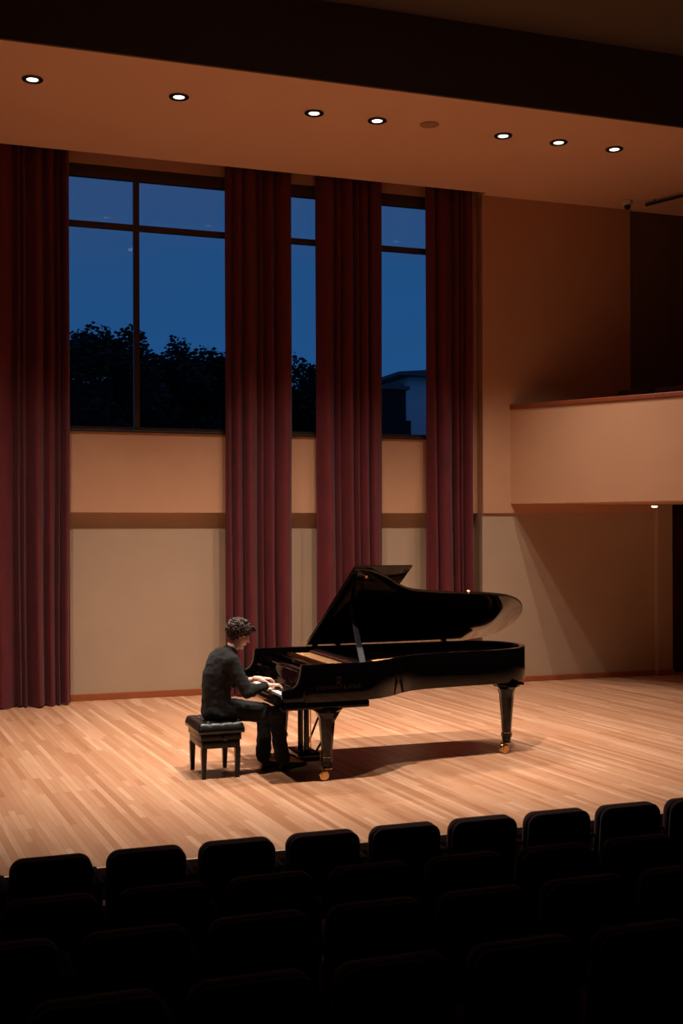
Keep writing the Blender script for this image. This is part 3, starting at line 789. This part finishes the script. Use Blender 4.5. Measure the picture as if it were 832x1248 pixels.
# sweater (covers the torso, both sleeves; the left sleeve pushed up)
def folds(o, amp, sc, sd):
    for v in o.data.vertices:
        p = v.co * sc; n = noise.noise(Vector((p.x * 1.2 + sd, p.y * 1.2, p.z * 2.2))) + .5 * noise.noise(Vector((p.x * 3 + sd, p.y * 3, p.z * 4)))
        v.co += v.normal * amp * n
b = B(); torso(b, .006)
for s in 'RL': capsule(b, J['sh' + s] + Vector((0, .03 if s == 'R' else -.03, 0)), J['sh' + s], .075, .068)
arm(b, 'R', .013, .93); arm(b, 'L', .013, .42)
capsule(b, J['nb'] - Vector((.02, 0, .03)), J['nb'] + Vector((.012, 0, .012)), .070, .066)
# hem roll at the waist
sw = build('sweater', b, M['knit'], man, True)
bm = bmesh.new(); bm.from_mesh(sw.data); bm.to_mesh(sw.data); bm.free()
bake(sw, [('REMESH', dict(mode='VOXEL', voxel_size=.008)), ('SMOOTH', dict(iterations=5, factor=.5))])
bm = bmesh.new(); bm.from_mesh(sw.data)
bmesh.ops.bisect_plane(bm, geom=list(bm.verts) + list(bm.edges) + list(bm.faces), plane_co=(0, 0, .625), plane_no=(.12, 0, -1), clear_outer=True)
ed = [e for e in bm.edges if e.is_boundary]
r = bmesh.ops.extrude_edge_only(bm, edges=ed); vv = [g for g in r['geom'] if isinstance(g, bmesh.types.BMVert)]
c = Vector((2.46, 10.26, .62)) - Vector((2.47, 10.26, 0))
for v in vv: v.co = Vector((c.x + (v.co.x - c.x) * .88, c.y + (v.co.y - c.y) * .88, v.co.z - .008))
bm.to_mesh(sw.data); bm.free(); folds(sw, .0085, 8, 3.1)
for p in sw.data.polygons: p.use_smooth = True
b = B(); a0, a1 = J['elR'] + (J['wrR'] - J['elR']) * .88, J['elR'] + (J['wrR'] - J['elR']) * .97; tube(b, [a0, a0 + (a1 - a0) * .1, a1 - (a1 - a0) * .1, a1], [.034, .041, .039, .032], 16)
build('sweater_cuff', b, M['knit'], man, True)
# trousers
b = B()
def slr(c, rx, ry): return [Vector(c) + Vector((math.cos(2 * PI * k / 24) * rx, math.sin(2 * PI * k / 24) * ry, 0)) for k in range(24)]
loft(b, [slr((2.485, 10.26, .489), .13, .16), slr((2.48, 10.26, .52), .158, .195), slr((2.475, 10.26, .585), .148, .190), slr((2.462, 10.26, .66), .125, .170)])
for s in 'RL': legs(b, s, .010)
tr = remeshed('trousers', b, M['trouser'], man, .009, 5, .5)
zc = .50
for v in tr.data.vertices:      # the seat presses flat on the cushion
    if v.co.z < .489 and v.co.x < .17: v.co.z = .489 - (.489 - v.co.z) * .03
folds(tr, .009, 8, 7.7)
# shoes and socks
for s, heel, toe in (('R', (3.01, 10.14), (3.26, 10.20)), ('L', (2.875, 10.30), (3.135, 10.33))):
    h = Vector((heel[0], heel[1], 0)); t_ = Vector((toe[0], toe[1], 0)); d = (t_ - h); Lf = d.length; d.normalize(); sd = Vector((-d.y, d.x, 0))
    lift = .022 if s == 'R' else 0
    b = B(); prof = [(0, .026, .062), (.03, .035, .074), (.09, .036, .082), (.14, .042, .066), (.19, .047, .050), (.235, .040, .042), (.262, .02, .030)]
    rings = []
    for L0, w, hh in prof:
        c = h + d * L0; zz = .001 + lift * L0 / .26
        rings.append([c + sd * (w * math.cos(2 * PI * k / 16)) + Vector((0, 0, zz + (hh / 2) * (1 + math.copysign(abs(math.sin(2 * PI * k / 16)) ** .7, math.sin(2 * PI * k / 16))))) for k in range(16)])
    loft(b, rings); tube(b, [h + d * .045 + Vector((0, 0, .06)), h + d * .04 + Vector((0, 0, .095))], [.038, .036], 16)
    build('shoe', b, M['shoe'], man, 50)
    b = B(); capsule(b, h + d * .035 + Vector((0, 0, .09)), h + d * .03 + Vector((0, 0, .14)), .033, .033, 12); build('sock', b, M['sock'], man, True)

# ------------------------------------------------------------------ outside the windows
b = B(); box(b, -40, 70, 16.5, 120, -1.2, -1.0); struct('ground', b, M['ground'])
def tree(X, Y, htop, rad, seed, label, blobs=None, leaves=14000, kind='broad'):
    rnd = random.Random(seed); r = thing('tree', label, 'tree', (X, Y, -1), 'trees outside the windows')
    b = B(); tube(b, [(X, Y, -1), (X + .1, Y, 1.5), (X - .1, Y, 3.5), (X, Y, htop * .8)], [.28, .22, .16, .05], 10)
    for k in range(9):
        a = rnd.uniform(0, 6.28); z0 = rnd.uniform(1.5, htop * .6); R = rad * rnd.uniform(.5, .85)
        tube(b, [(X, Y, z0), (X + R * .5 * math.cos(a), Y + R * .5 * math.sin(a), z0 + .8), (X + R * math.cos(a), Y + R * math.sin(a), min(z0 + 1.6, htop - .6))], [.09, .06, .02], 6)
    build('trunk', b, M['bark'], r, 30)
    me_v, me_f = [], []
    bl = []
    H0 = .6
    for k in range(46):
        z = rnd.uniform(H0, htop - .45); q = (z - H0) / (htop - H0); R = rad * (1 - .62 * q ** 2.2)
        a = rnd.uniform(0, 6.28); rr = R * math.sqrt(rnd.random()); bl.append((X + rr * math.cos(a), Y + rr * math.sin(a), z, rnd.uniform(.35, .75)))
    for bx in (blobs or []): bl.append(bx)
    wsum = [q[3] ** 2 for q in bl]
    for k in range(leaves):
        c = rnd.choices(bl, wsum)[0]
        d = Vector((rnd.gauss(0, 1), rnd.gauss(0, 1), rnd.gauss(0, 1))).normalized() * c[3] * rnd.random() ** .45
        p = Vector(c[:3]) + d; s = rnd.uniform(.05, .11); n = Vector((rnd.gauss(0, 1), rnd.gauss(0, 1), rnd.gauss(0, 1))).normalized(); a1, b1 = frame_of(n)
        i = len(me_v); me_v += [p - a1 * s, p + b1 * s * .55, p + a1 * s, p - b1 * s * .55]; me_f.append((i, i + 1, i + 2, i + 3))
    me = bpy.data.meshes.new('foliage'); me.from_pydata([tuple(v - Vector((X, Y, -1))) for v in me_v], [], me_f); me.materials.append(M['leaf'])
    link(bpy.data.objects.new('foliage', me), r)
def wp(px, py, Y):   # point seen through the window at depth Y
    a = math.radians(19.5); u = (px - 416) / f_; Hh = 646 - .003 * (px - 416); d = Y / (math.cos(a) - u * math.sin(a))
    return d * (math.sin(a) + u * math.cos(a)), 2.14 + (Hh - py) * d / f_
for px, py, Y, rad, sd, lb, extra in (
    (95, 418, 31, 1.6, 1, 'dark leafy tree outside the big window, cut by the left curtain', [(92, 414), (104, 416), (116, 424)]),
    (140, 402, 33, 1.5, 2, 'tallest dark tree outside the left pane of the big window', [(120, 405), (160, 408), (110, 440)]),
    (195, 434, 35, 1.9, 3, 'dark low tree just right of the big window mullion', [(178, 436), (190, 446), (200, 440)]),
    (217, 428, 36, 1.1, 4, 'dark tree with a small upright tuft in the right pane of the big window', [(217, 420), (222, 428), (246, 432)]),
    (268, 436, 34, 1.7, 5, 'dark tree outside the big window beside the second curtain', [(258, 436), (268, 440), (275, 446), (262, 448)]),
    (366, 446, 34, 1.6, 6, 'dark tree filling the middle window', [(358, 442), (376, 452)])):
    X, z = wp(px, py, Y); bl = []
    for ex, ey in extra:
        xx, zz = wp(ex, ey, Y); bl.append((xx, Y, zz - .15, .45))
    tree(X, Y, z, rad * 1.35, sd, lb, bl)
# hedge mass behind the trees
X0, z0 = wp(60, 462, 39); X1, z1 = wp(415, 462, 39)
rnd = random.Random(9); me_v, me_f = [], []
for k in range(15000):
    x = rnd.uniform(X0, X1); top = z0 - .2 + .5 * noise.noise(Vector((x * .6, 0, 3))); p = Vector((x, 39 + rnd.uniform(-1.2, 1.2), rnd.uniform(-1, 1) * 0 + (-1 + (top + 1) * rnd.random() ** .6)))
    s = rnd.uniform(.16, .32); n = Vector((rnd.gauss(0, 1), rnd.gauss(0, 1) - 1, rnd.gauss(0, 1))).normalized(); a1, b1 = frame_of(n)
    i = len(me_v); me_v += [p - a1 * s, p + b1 * s * .6, p + a1 * s, p - b1 * s * .6]; me_f.append((i, i + 1, i + 2, i + 3))
me = bpy.data.meshes.new('hedge'); me.from_pydata([tuple(v - Vector((X0, 39, -1))) for v in me_v], [], me_f); me.materials.append(M['leaf'])
o = bpy.data.objects.new('hedge', me); o.location = (X0, 39, -1); link(o)
tag(o, 'solid dark mass of bushes behind the trees outside the windows', 'hedge', kind='stuff')
# buildings through the right window
Xa, za = wp(497, 456, 40); Xb, _ = wp(560, 456, 40); _, zr = wp(497, 459, 40)
h = thing('house', 'pale house with a shallow roof outside the right window', 'house', (Xa + 2, 42, -1))
b = B(); box(b, Xa, Xb, 40, 44, -1, zr); build('wall', b, M['house_white'], h)
b = B(); prism(b, [(Xa - .5, zr + .0), (Xb + .5, zr + .0), (Xb + .5, zr + .12), ((Xa + Xb) / 2, zr + .26), (Xa - .5, zr + .12)], lambda p: (p[0], 39.6, p[1]), lambda p: (p[0], 44.4, p[1])); build('roof', b, M['roof'], h)
Xc, zc_ = wp(462, 474, 36); Xd, _ = wp(495, 474, 36); Xe, ze = wp(504, 512, 36)
h = thing('building', 'low dark building left of the pale house outside the right window', 'building', ((Xc + Xd) / 2, 37, -1))
b = B(); box(b, Xc - 1.5, Xd, 36, 39, -1, zc_); build('wall', b, M['house_dark'], h)
b = B(); box(b, Xd + .001, Xe, 36.2, 38.5, -1, ze); build('side_extension', b, M['house_dark'], h)
b = B(); box(b, Xc - 1.6, Xd + .1, 35.9, 39.1, zc_ + .001, zc_ + .12); prism(b, [(Xd - 1.2, zc_ + .121), (Xd + .0, zc_ + .121), (Xd - .0, zc_ + .28)], lambda p: (p[0], 36.2, p[1]), lambda p: (p[0], 38.8, p[1])); build('roof', b, M['roof'], h)

# ------------------------------------------------------------------ dusk sky
w = bpy.data.worlds.new('dusk'); SC.world = w; w.use_nodes = True; nt = w.node_tree; nt.nodes.clear()
tc = nt.nodes.new('ShaderNodeTexCoord'); sx = nt.nodes.new('ShaderNodeSeparateXYZ'); nt.links.new(tc.outputs['Generated'], sx.inputs[0])
cr = nt.nodes.new('ShaderNodeValToRGB'); els = cr.color_ramp.elements
els[0].position = 0.0; els[0].color = lin((30, 62, 102)); els[1].position = .5; els[1].color = lin((44, 68, 118))
for p, c in ((.14, (30, 78, 130)), (.20, (32, 76, 126)), (.28, (44, 74, 118))):
    e = els.new(p); e.color = lin(c)
nz = nt.nodes.new('ShaderNodeTexNoise'); nz.inputs['Scale'].default_value = 5; mpg = nt.nodes.new('ShaderNodeMapping'); mpg.inputs['Scale'].default_value = (1, 1, 4)
nt.links.new(tc.outputs['Generated'], mpg.inputs[0]); nt.links.new(mpg.outputs[0], nz.inputs['Vector'])
ma = nt.nodes.new('ShaderNodeMath'); ma.operation = 'MULTIPLY_ADD'; ma.inputs[1].default_value = .12
nt.links.new(nz.outputs['Fac'], ma.inputs[0]); nt.links.new(sx.outputs['Z'], ma.inputs[2])
sb = nt.nodes.new('ShaderNodeMath'); sb.operation = 'SUBTRACT'; sb.inputs[1].default_value = .06
nt.links.new(ma.outputs[0], sb.inputs[0]); nt.links.new(sb.outputs[0], cr.inputs[0])
bg = nt.nodes.new('ShaderNodeBackground'); bg.inputs['Strength'].default_value = 1.0
ow = nt.nodes.new('ShaderNodeOutputWorld'); nt.links.new(cr.outputs[0], bg.inputs[0]); nt.links.new(bg.outputs[0], ow.inputs[0])

# ------------------------------------------------------------------ camera and view
cd = bpy.data.cameras.new('camera'); cam = bpy.data.objects.new('camera', cd); COL.objects.link(cam)
cd.sensor_fit = 'HORIZONTAL'; cd.sensor_width = 36; cd.lens = 1450 / 832 * 36; cd.shift_y = 22 / 832
cam.location = (0, 0, 2.14)
cam.rotation_euler = (Matrix.Rotation(math.radians(-19.5), 3, 'Z') @ Matrix.Rotation(PI / 2, 3, 'X') @ Matrix.Rotation(-.003, 3, 'Z')).to_euler()
SC.camera = cam
SC.view_settings.view_transform = 'Standard'; SC.view_settings.look = 'None'
SC.view_settings.exposure = 0.12; SC.view_settings.gamma = 1; SC.view_settings.use_curve_mapping = False
